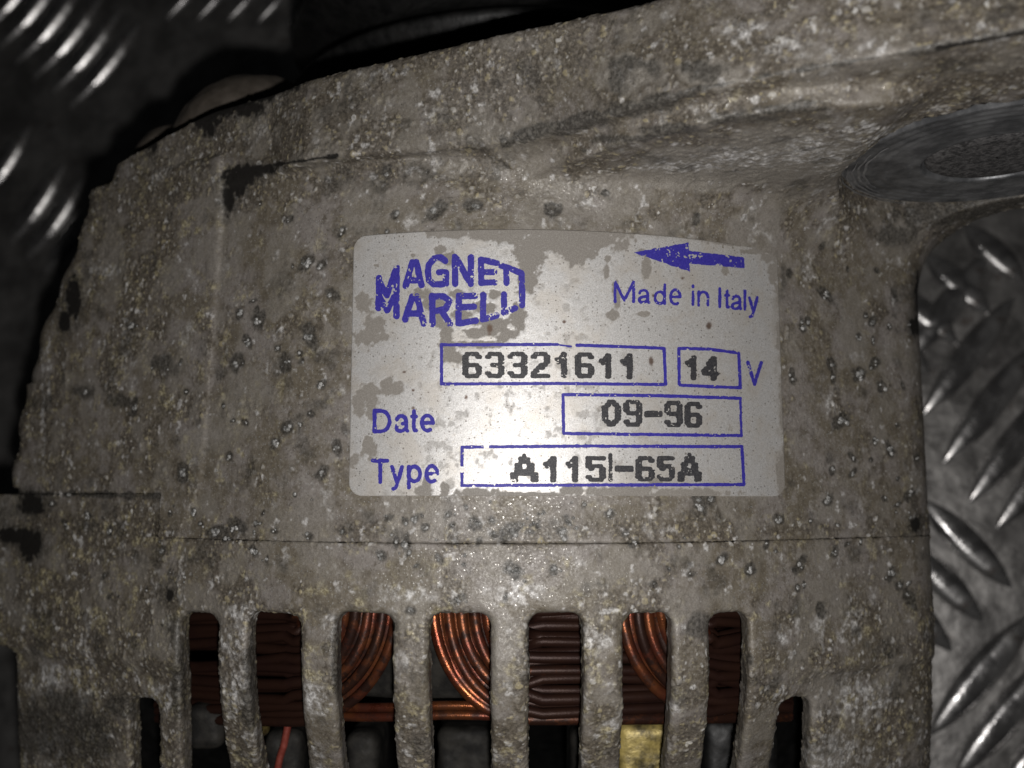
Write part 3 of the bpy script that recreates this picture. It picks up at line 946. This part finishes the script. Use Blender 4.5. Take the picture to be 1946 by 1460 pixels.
# skirt: the sheet has an edge
edge = np.concatenate([I[:, 0], I[-1, 1:], I[::-1, -1][1:], I[0, ::-1][1:]])
EP = P[edge].copy(); EP[:, 2] -= .35
base = len(P)
m_ = len(edge)
SK = np.stack([edge, np.arange(m_) + base, (np.arange(m_) + 1) % m_ + base, np.roll(edge, -1)], 1)
P = np.concatenate([P, EP])
wear = np.concatenate([wear, np.ones(m_)]); rust = np.concatenate([rust, np.zeros(m_)])
label = part('rating_label', P, np.concatenate([F[~dead], SK]), M_LABEL, attrs=dict(wear=wear, rust=rust))
label['label'] = 'worn silver rating label with blue and black print'

# ---- print: outlines traced as strokes in the label's own plane, with ragged ink edges
def seg_dist(X, Y, pts, closed=False):
    d = np.full(X.shape, 1e9)
    pts = list(pts) + ([pts[0]] if closed else [])
    for (x0, y0), (x1, y1) in zip(pts[:-1], pts[1:]):
        vx, vy = x1 - x0, y1 - y0
        t = np.clip(((X - x0) * vx + (Y - y0) * vy) / (vx * vx + vy * vy + 1e-9), 0, 1)
        d = np.minimum(d, np.hypot(X - x0 - t * vx, Y - y0 - t * vy))
    return d

def poly_sd(X, Y, pts):
    d = seg_dist(X, Y, pts, True)
    ins = np.zeros(X.shape, bool)
    for (x0, y0), (x1, y1) in zip(pts, pts[1:] + pts[:1]):
        c_ = ((y0 > Y) != (y1 > Y)) & (X < (x1 - x0) * (Y - y0) / (y1 - y0 + 1e-12) + x0)
        ins ^= c_
    return np.where(ins, -d, d)

def ink(name, strokes=(), dots=(), polys=(), mat=M_BLUE, ragged=1.0, holes=.0, st=1.25, gaps=(), text=None):
    xs_, ys_ = [], []
    for pts, w in strokes:
        xs_ += [p[0] for p in pts]; ys_ += [p[1] for p in pts]
    for x, y, r in dots: xs_ += [x]; ys_ += [y]
    for pts in polys:
        xs_ += [p[0] for p in pts]; ys_ += [p[1] for p in pts]
    x0, x1, y0, y1 = min(xs_) - 12, max(xs_) + 12, min(ys_) - 12, max(ys_) + 12
    X, Y = np.meshgrid(np.arange(x0, x1, st), np.arange(y0, y1, st), indexing='ij')
    D = np.full(X.shape, 50.0)
    for pts, w in strokes:
        D = np.minimum(D, seg_dist(X, Y, pts) - w / 2)
    for x, y, r in dots:
        m = (np.abs(X - x) < 12) & (np.abs(Y - y) < 12)
        D[m] = smin(D[m], np.hypot(X[m] - x, Y[m] - y) - r, 1.2)
    for pts in polys:
        D = np.minimum(D, poly_sd(X, Y, list(pts)))
    Q = np.stack([X.ravel(), Y.ravel(), np.zeros(X.size)], 1)
    nz = (1.0 * vnoise(Q, .13, 301) + .8 * vnoise(Q, .33, 302)).reshape(X.shape)
    D = D + ragged * nz * .75
    if holes:
        hN = (vnoise(Q, .42, 401) * .6 + vnoise(Q, .11, 403) * .55).reshape(X.shape)
        D = np.maximum(D, (hN - np.quantile(hN, 1 - holes * .3)) * 9)
    for gx_, gy_, gr in gaps:
        D = np.maximum(D, gr - np.hypot(X - gx_, Y - gy_) + nz)
    # clip cells to the contour
    V, F, cache = [], [], {}
    nX, nY = X.shape
    S = D < 0
    cells = np.argwhere(S[:-1, :-1] | S[1:, :-1] | S[1:, 1:] | S[:-1, 1:])
    def vert(i, j):
        k = (i, j)
        if k not in cache:
            cache[k] = len(V); V.append((X[i, j], Y[i, j]))
        return cache[k]
    def cross(a, b):
        k = (a, b) if a < b else (b, a)
        if k not in cache:
            da, db = D[a], D[b]; t = da / (da - db)
            cache[k] = len(V)
            V.append((X[a] + (X[b] - X[a]) * t, Y[a] + (Y[b] - Y[a]) * t))
        return cache[k]
    for i, j in cells:
        cs = [(i, j), (i, j + 1), (i + 1, j + 1), (i + 1, j)]
        poly = []
        for a, b in zip(cs, cs[1:] + cs[:1]):
            if S[a]: poly.append(vert(*a))
            if S[a] != S[b]: poly.append(cross(a, b))
        if len(poly) >= 3: F.append(tuple(int(q) for q in poly))
    V = np.array(V)
    sx, sy, sz = surf(V[:, 0], V[:, 1], LIFT + .030)
    o = part(name, np.stack([sx, sy, sz], 1), F, mat, label)
    if text: o['label'] = text
    return o

def z1(pts):     # reading grid of the upper left part of the label
    return [(650 + x * .221, 420 + y * .221) for x, y in pts]
W = 12.2
logo_top = [[(318, 490), (318, 640)], [(322, 520), (386, 640), (462, 420)], [(470, 405), (468, 610)],
            [(603, 355), (548, 560)], [(640, 355), (682, 552)], [(575, 512), (660, 512)],
            [(888, 345), (845, 312), (790, 322), (748, 375), (738, 440), (748, 510), (790, 545), (850, 545), (893, 540), (893, 442), (835, 442)],
            [(970, 310), (974, 542)], [(985, 325), (1095, 525)], [(1108, 312), (1106, 540)],
            [(1195, 335), (1198, 535)], [(1195, 332), (1330, 365)], [(1200, 440), (1308, 440)], [(1198, 530), (1312, 530)],
            [(1352, 378), (1480, 425), (1545, 452)], [(1412, 400), (1415, 535)], [(1545, 452), (1550, 725)]]
logo_bot = [[(314, 650), (312, 750)], [(325, 660), (388, 770), (448, 655)], [(468, 650), (468, 820)],
            [(605, 650), (542, 848)], [(645, 650), (702, 882)], [(570, 795), (680, 800)],
            [(775, 645), (778, 888)], [(780, 648), (875, 650), (925, 690), (890, 758), (790, 778)], [(858, 780), (930, 888)],
            [(1005, 645), (1000, 882)], [(1005, 645), (1145, 645)], [(1010, 745), (1135, 738)], [(1000, 882), (1150, 858)],
            [(1215, 638), (1212, 848)], [(1212, 848), (1328, 815)], [(1393, 632), (1392, 788), (1488, 750)]]
ink('maker_logo', [(z1(s), W) for s in logo_top + logo_bot], ragged=.9, holes=.17, text='blue maker logo in two rows of heavy capitals')
ink('rotation_arrow', polys=[[(1203, 480), (1309, 461), (1309, 477), (1415, 489), (1415, 510), (1310, 501), (1312, 517)]], ragged=1.2, holes=.30, text='blue arrow pointing left')

def arc(cx, cy, rx, ry, a0, a1, n=14):
    return [(cx + rx * math.cos(math.radians(a)), cy + ry * math.sin(math.radians(a))) for a in np.linspace(a0, a1, n)]

def glyph(ch, x0, y0, x1, y1):
    """strokes of a plain sans letter inside the box (y downwards)"""
    w, h = x1 - x0, y1 - y0
    def m(pts): return [(x0 + p[0] * w, y0 + p[1] * h) for p in pts]
    bowl = arc(.5, .5, .5, .5, 0, 360, 22)
    G = {'M': [[(0, 1), (0, 0), (.5, .95), (1, 0), (1, 1)]],
         'a': [arc(.45, .28, .42, .28, 190, 350, 10) + [(.88, .4), (.88, .9), (1, 1)], [(.88, .48), (.35, .55)] + arc(.36, .78, .36, .23, 270, 90, 10)[0:1] + arc(.33, .78, .33, .22, 270, 90, 10) + [(.6, .96), (.88, .78)]],
         'd': [[(1, 0), (1, 1)], [(.5 + .5 * math.cos(t), .68 + .32 * math.sin(t)) for t in np.linspace(0, 6.28, 22)]],
         'e': [[(.02, .5), (.98, .5)] + arc(.5, .5, .48, .5, 0, -300, 22)],
         'i': [[(.5, .32), (.5, 1)], [(.5, 0), (.5, .05)]],
         'n': [[(0, 0), (0, 1)], [(0, .4)] + arc(.5, .42, .5, .42, 200, 360, 10) + [(1, 1)]],
         'I': [[(.5, 0), (.5, 1)]], 'l': [[(.5, 0), (.5, 1)]],
         't': [[(.45, 0), (.45, .88), (.6, 1), (.95, 1)], [(0, .28), (.95, .28)]],
         'y': [[(0, 0), (.52, .72)], [(1, 0), (.5, .8), (.35, .96), (.12, 1)]],
         'D': [[(0, 0), (0, 1), (.4, 1)] + arc(.42, .5, .58, .5, 90, -90, 14) + [(0, 0)]],
         'T': [[(0, 0), (1, 0)], [(.5, 0), (.5, 1)]],
         'p': [[(0, 0), (0, 1)], [(.5 + .5 * math.cos(t), .35 + .35 * math.sin(t)) for t in np.linspace(0, 6.28, 22)]],
         'V': [[(0, 0), (.5, 1), (1, 0)]]}
    return [m(s) for s in G[ch]]

def word(name, boxes, w, holes, ragged, text, gaps=()):
    st_ = []
    for ch, x0, y0, x1, y1 in boxes:
        for s in glyph(ch, x0 + w / 2, y0 + w / 2, x1 - w / 2, y1 - w / 2):
            st_.append((s, w))
    ink(name, st_, ragged=ragged, holes=holes, st=1.0, text=text, gaps=gaps)

word('origin_lettering', [('M', 1166, 533, 1207, 576), ('a', 1212, 549, 1236, 578), ('d', 1242, 539, 1266, 580), ('e', 1271, 548, 1296, 581), ('i', 1313, 541, 1321, 582), ('n', 1325, 552, 1348, 583),
                          ('I', 1364, 546, 1372, 586), ('t', 1376, 550, 1388, 587), ('a', 1389, 560, 1411, 590), ('l', 1412, 550, 1419, 591), ('y', 1421, 563, 1442, 605)], 5.6, .12, .8, 'blue lettering Made in Italy')
word('date_lettering', [('D', 708, 777, 744, 824), ('a', 750, 787, 778, 823), ('t', 779, 778, 795, 822), ('e', 797, 786, 827, 822)], 7.6, .03, 1.0, 'blue lettering Date', gaps=((757, 805, 4),))
word('type_lettering', [('T', 705, 872, 740, 920), ('y', 741, 884, 768, 933), ('p', 773, 883, 802, 931), ('e', 806, 882, 835, 919)], 7.6, .03, 1.0, 'blue lettering Type', gaps=((826, 905, 4),))
word('volt_lettering', [('V', 1418, 686, 1450, 734)], 6.6, .12, .8, 'blue letter V')
LW = 6.2
ink('number_frame', [([(839, 655.5), (1000, 655), (1060, 655)], LW), ([(1060, 655), (1086, 659)], 3.5), ([(1096, 656), (1180, 659), (1262, 662), (1265, 731), (1060, 729), (839, 730), (839, 655.5)], LW)], ragged=.7, holes=.03)
ink('voltage_frame', [([(1290, 662), (1350, 664), (1404, 671), (1407, 737), (1350, 735), (1291, 732), (1290, 662)], LW)], ragged=.8, holes=.12)
ink('date_frame', [([(1070, 750), (1240, 752), (1407, 757)], LW), ([(1407, 757), (1409, 829)], 4.6), ([(1409, 828), (1240, 826), (1071, 824), (1070, 750)], LW)], ragged=.8, holes=.10)
ink('type_frame', [([(878, 850), (1100, 848), (1410, 849), (1414, 921), (1150, 922), (878, 923), (878, 850)], LW)], ragged=.9, holes=.06, gaps=((924, 849, 5), (878, 893, 6), (900, 925, 3)))

BITS = {'0': ['0011100', '0110110', '1100011', '1100011', '1100011', '1100011', '1100011', '0110110', '0011100'],
        '1': ['0001100', '0011100', '1111100', '0101100', '0001100', '0001100', '0001100', '0001100', '0001100'],
        '2': ['0111110', '1100011', '0000011', '0000011', '0001110', '0011100', '0110000', '1100000', '1111111'],
        '3': ['0111110', '1100011', '0000011', '0000011', '0011110', '0000011', '0000011', '1100011', '0111110'],
        '4': ['0000110', '0001110', '0011110', '0011110', '0110110', '1100110', '1111111', '0000110', '0000110'],
        '5': ['1111111', '1100000', '1100000', '1111110', '0110011', '0000011', '0000011', '1100011', '0111110'],
        '6': ['0111110', '1100011', '1100000', '1100000', '1111110', '1100011', '1100011', '1100011', '0111110'],
        '9': ['0111110', '1100011', '1100011', '1100011', '0111111', '0000011', '0000011', '1100011', '0111110'],
        'A': ['0001000', '0011100', '0011100', '0110110', '0110110', '0111110', '1111111', '1100011', '1100011'],
        'I': ['1', '1', '1', '1', '1', '1', '1', '1', '1'],
        '-': ['1111111', '1111111']}

def matrix(name, chars, holes, text):
    dots = []
    for ch, x0, y0, x1, y1 in chars:
        b = BITS[ch]; nr, nc = len(b), len(b[0])
        cols = [k for k in range(nc) if any(r_[k] == '1' for r_ in b)]
        c0, c1 = cols[0], cols[-1]
        r = 4.1
        for i, row in enumerate(b):
            for j, q in enumerate(row):
                if q == '1':
                    fx_ = (j - c0) / max(1, c1 - c0) if c1 > c0 else .5
                    dots.append((x0 + r + fx_ * (x1 - x0 - 2 * r) + random.uniform(-.4, .4), y0 + r + i / (nr - 1) * (y1 - y0 - 2 * r) + random.uniform(-.4, .4), r + random.uniform(-.25, .35)))
                    if j + 1 < len(row) and row[j + 1] == '1' and c1 > c0:
                        dots.append((x0 + r + (j + .5 - c0) / (c1 - c0) * (x1 - x0 - 2 * r), y0 + r + i / (nr - 1) * (y1 - y0 - 2 * r), r))
    ink(name, dots=dots, mat=M_BLACK, ragged=.55, holes=holes, st=1.0, text=text)

matrix('part_number', [('6', 878, 669, 916, 719), ('3', 921, 669, 959, 719), ('3', 964, 669, 1003, 719), ('2', 1008, 669, 1046, 719), ('1', 1053, 669, 1078, 719), ('6', 1092, 670, 1130, 719), ('1', 1138, 672, 1162, 720), ('1', 1178, 672, 1203, 721)], .07, 'black dot printed number 63321611')
matrix('voltage_number', [('1', 1302, 676, 1324, 723), ('4', 1333, 677, 1367, 724)], .05, 'black dot printed number 14')
matrix('date_number', [('0', 1143, 760, 1181, 811), ('9', 1184, 760, 1221, 811), ('-', 1224, 781, 1259, 793), ('9', 1262, 762, 1298, 812), ('6', 1300, 764, 1335, 813)], .05, 'black dot printed date 09-96')
matrix('type_number', [('A', 969, 862, 1024, 917), ('1', 1031, 867, 1058, 917), ('1', 1074, 867, 1099, 917), ('5', 1112, 867, 1152, 916), ('I', 1155, 861, 1165, 916), ('-', 1168, 885, 1205, 897), ('6', 1207, 867, 1245, 915), ('5', 1248, 867, 1283, 915), ('A', 1287, 861, 1334, 916)], .07, 'black dot printed type A115I-65A')

# ------------------------------------------------------------------ inside: windings, core, terminals
def tube(path, r, sides=9, cap=True):
    path = np.asarray(path, float)
    T = np.gradient(path, axis=0); T /= np.linalg.norm(T, axis=1)[:, None]
    up = np.array([0, 0, 1.0])
    pts, fc = [], []
    for p, t in zip(path, T):
        a = np.cross(t, up); a /= np.linalg.norm(a) + 1e-9
        b = np.cross(a, t)
        for i in range(sides):
            q = 2 * math.pi * i / sides
            pts.append(p + r * (math.cos(q) * a + math.sin(q) * b))
    for k in range(len(path) - 1):
        for i in range(sides):
            j = (i + 1) % sides
            fc.append((k * sides + i, k * sides + j, (k + 1) * sides + j, (k + 1) * sides + i))
    return np.array(pts), fc

def px_path(pts, lift):
    """points read off the photograph, laid on a surface `lift` mm below the casting's outside"""
    q = np.array(pts, float)
    X, Y, Z = surf(q[:, 0], q[:, 1], np.broadcast_to(np.asarray(lift, float), (len(q),)))
    return np.stack([X, Y, Z], 1)

def bundle(name, cx, cy, a, b, da, db, n, side, x_far, z0, grime, lab):
    # dark lacquered core of the bundle, then its wires one by one
    root = None
    for layer in range(2):
        for i in range(n - layer):
            ai, bi = a - da * (i + .5 * layer) , b - db * (i + .5 * layer)
            if ai < 22: ai = 22
            if bi < 6: bi = 6
            ph = random.uniform(-1, 1); bi += random.uniform(-5, 5); ai += random.uniform(-5, 5)
            pts = [(cx + side * ai, cy - 90), (cx + side * ai, cy - 45)]
            pts += [(cx + side * ai * math.cos(t), cy + bi * math.sin(t)) for t in np.linspace(0, math.pi / 2, 22)]
            xe = cx
            pts += [(xe + (x_far - xe) * q, cy + bi + ph * 12 * math.sin(q * 3 + 2.4 * i) + 6 * q * (1 if i % 3 else -1)) for q in np.linspace(.06, 1, 14)]
            z = z0 - layer * .95 - .35 * abs(i - n * .35) / 2 + random.uniform(-.55, .55)
            zz = np.array([z + (.6 * math.sin(k * .25 + ph * 3)) * .5 for k in range(len(pts))])
            pp = px_path(pts, zz)
            P, F = tube(pp, .84 * random.uniform(.86, 1.08))
            qq = np.array(pts)
            wr = random.choice([-.15, .1, .25, .4])
            level = np.clip((np.arange(len(pts)) - 14) / 10.0, 0, 1)           # grime lies on the level run of the loop
            dirt = np.clip(level * grime + .24 + .15 * i / n + wr + .15 * (layer > 0), 0, 1)
            at = dict(dirt=np.repeat(dirt, 9))
            if root is None:
                root = part(name, P, F, M_COPPER, attrs=at)
                root['label'] = lab
            else:
                part('wire', P, F, M_COPPER, root, attrs=at)

bundle('winding_bundle', 560, 1150, 190, 218, 24, 24, 10, 1, 300, -12.0, 1.0, 'copper winding loop bending up at its right end')
bundle('winding_bundle', 1000, 1150, 174, 220, 24, 24, 10, -1, 1500, -12.8, .72, 'copper winding loop bending down from its left end')
bundle('winding_bundle', 1350, 1150, 166, 206, 25, 24, 9, -1, 1500, -9.6, .95, 'short copper winding loop in front at the right')
for k, (y, z) in enumerate([(1343, -15.2), (1361, -15.8)]):
    P, F = tube(px_path([(x, y + 2 * math.sin(x * .02)) for x in np.linspace(560, 960, 24)], z), .66)
    part('connecting_wire', P, F, M_COPPER, attrs=dict(dirt=np.full(len(P), .12 + .2 * k)))

def box(x0, x1, y0, y1, z0, z1, bev=.6):
    bv = bev
    def ringp(z, d):
        return [(x0 + d, y0 + d, z), (x1 - d, y0 + d, z), (x1 - d, y1 - d, z), (x0 + d, y1 - d, z)]
    P = ringp(z0, 0) + ringp(z1 - bv, 0) + ringp(z1 - bv * .3, bv * .3) + ringp(z1, bv)
    F = []
    for k in range(3):
        for i in range(4):
            j = (i + 1) % 4
            F.append((4 * k + i, 4 * k + j, 4 * k + 4 + j, 4 * k + 4 + i))
    F += [(12, 13, 14, 15), (3, 2, 1, 0)]
    return np.array(P, float), F

P, F = [], []
for i, x in enumerate(np.linspace(-44, 44, 40)):
    z = -float(hprof(np.array(x)))
    P += [(x, -7.0, z - 19.0), (x, -27.5, z - 19.0), (x, -28.5, z - 20.0), (x, -28.5, z - 34.0)]
    if i:
        for k in range(3):
            F.append((4 * i - 4 + k, 4 * i - 3 + k, 4 * i + 1 + k, 4 * i + k))
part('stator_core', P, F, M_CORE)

def nugget(name, px0, px1, py0, py1, z, depth, mat, lab=None):
    X0, _ = on_z(px0, py0, z); X1, _ = on_z(px1, py0, z); _, YT = on_z(px0, py0, z); _, YB = on_z(px0, py1, z)
    X0, X1, YT, YB = map(float, (X0, X1, YT, YB))
    def fn(X, Y, Z):
        q = [np.abs(X - (X0 + X1) / 2) - (X1 - X0) / 2 + 1.6, np.abs(Y - (YT + YB) / 2) - (YT - YB) / 2 + 1.6, np.abs(Z - z + depth / 2) - depth / 2 + 1.6]
        return np.sqrt(sum(np.maximum(k, 0) ** 2 for k in q)) + np.minimum(np.maximum(np.maximum(q[0], q[1]), q[2]), 0) - 1.6
    P, F = surface_nets(fn, (X0 - 1, YB - 1, z - depth - 1), (X1 + 1, YT + 1, z + 1), .5)
    N = grad(fn, P); P = P + N * (.25 * fbm(P, .4, 3, 5))[:, None]
    o = part(name, P, F, mat)
    if lab: o['label'] = lab
    return o

nugget('brass_terminal', 1172, 1290, 1374, 1560, -22.0, 10, M_BRASS, 'dull brass block behind the ribs')
nugget('brass_terminal', 452, 501, 1366, 1415, -23.0, 6, M_BRASS, 'small brass edge beside the red lead')
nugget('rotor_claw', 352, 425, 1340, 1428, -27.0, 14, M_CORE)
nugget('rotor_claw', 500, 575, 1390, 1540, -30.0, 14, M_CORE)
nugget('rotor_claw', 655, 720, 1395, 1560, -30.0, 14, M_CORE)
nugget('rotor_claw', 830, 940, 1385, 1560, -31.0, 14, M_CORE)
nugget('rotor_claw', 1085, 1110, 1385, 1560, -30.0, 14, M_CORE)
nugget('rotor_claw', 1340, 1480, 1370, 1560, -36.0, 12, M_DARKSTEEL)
P, F = tube(px_path([(549, 1360), (546, 1385), (540, 1415), (532, 1440), (526, 1470), (522, 1500)], -19.0), .55)
part('lead_wire', P, F, M_LEAD)

# ------------------------------------------------------------------ front end: pulley and the far bracket's tabs
def lathe_pulley():
    prof = []
    cz = -66.0
    for (r, y) in [(10, 66),  (40, 66), (36, 67), (36, 70), (44, 71), (46.2, 72.2), (47.4, 75), (48.4, 76.6), (48.8, 77.2), (48.4, 78.0), (44, 80), (40, 86), (48, 90), (48, 94), (10, 94)]:
        prof.append((r, y))
    P, F = lathe_y(prof, 3.0, cz - 6, 128)
    return P, F
P, F = lathe_pulley()
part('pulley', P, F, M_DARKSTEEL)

def tab(px, py, rx, ry, z, ang):
    X, Y = on_z(px, py, z); X, Y = float(X), float(Y)
    sx, sy = rx / FPX * (CAM_Z - z), ry / FPX * (CAM_Z - z)
    ca, sa = math.cos(ang), math.sin(ang)
    def fn(x, y, zz):
        u_ = ((x - X) * ca + (y - Y) * sa); v_ = (-(x - X) * sa + (y - Y) * ca)
        e = (np.sqrt((u_ / sx) ** 2 + (v_ / sy) ** 2) - 1) * min(sx, sy)
        return smax(e, np.abs(zz - z + 9) - 9, 11.0)
    R = max(sx, sy) + 1
    P, F = surface_nets(fn, (X - R, Y - R, z - 20), (X + R, Y + R, z + 1), .6)
    P, N = project(fn, P, 1)
    P = P + N * (.35 * fbm(P, .25, 3, 5))[:, None]
    part('front_bracket_tab', P, F, M_BROWN)

tab(428, 198, 150, 98, -24.0, math.radians(24))
tab(268, 268, 84, 50, -30.0, math.radians(58))
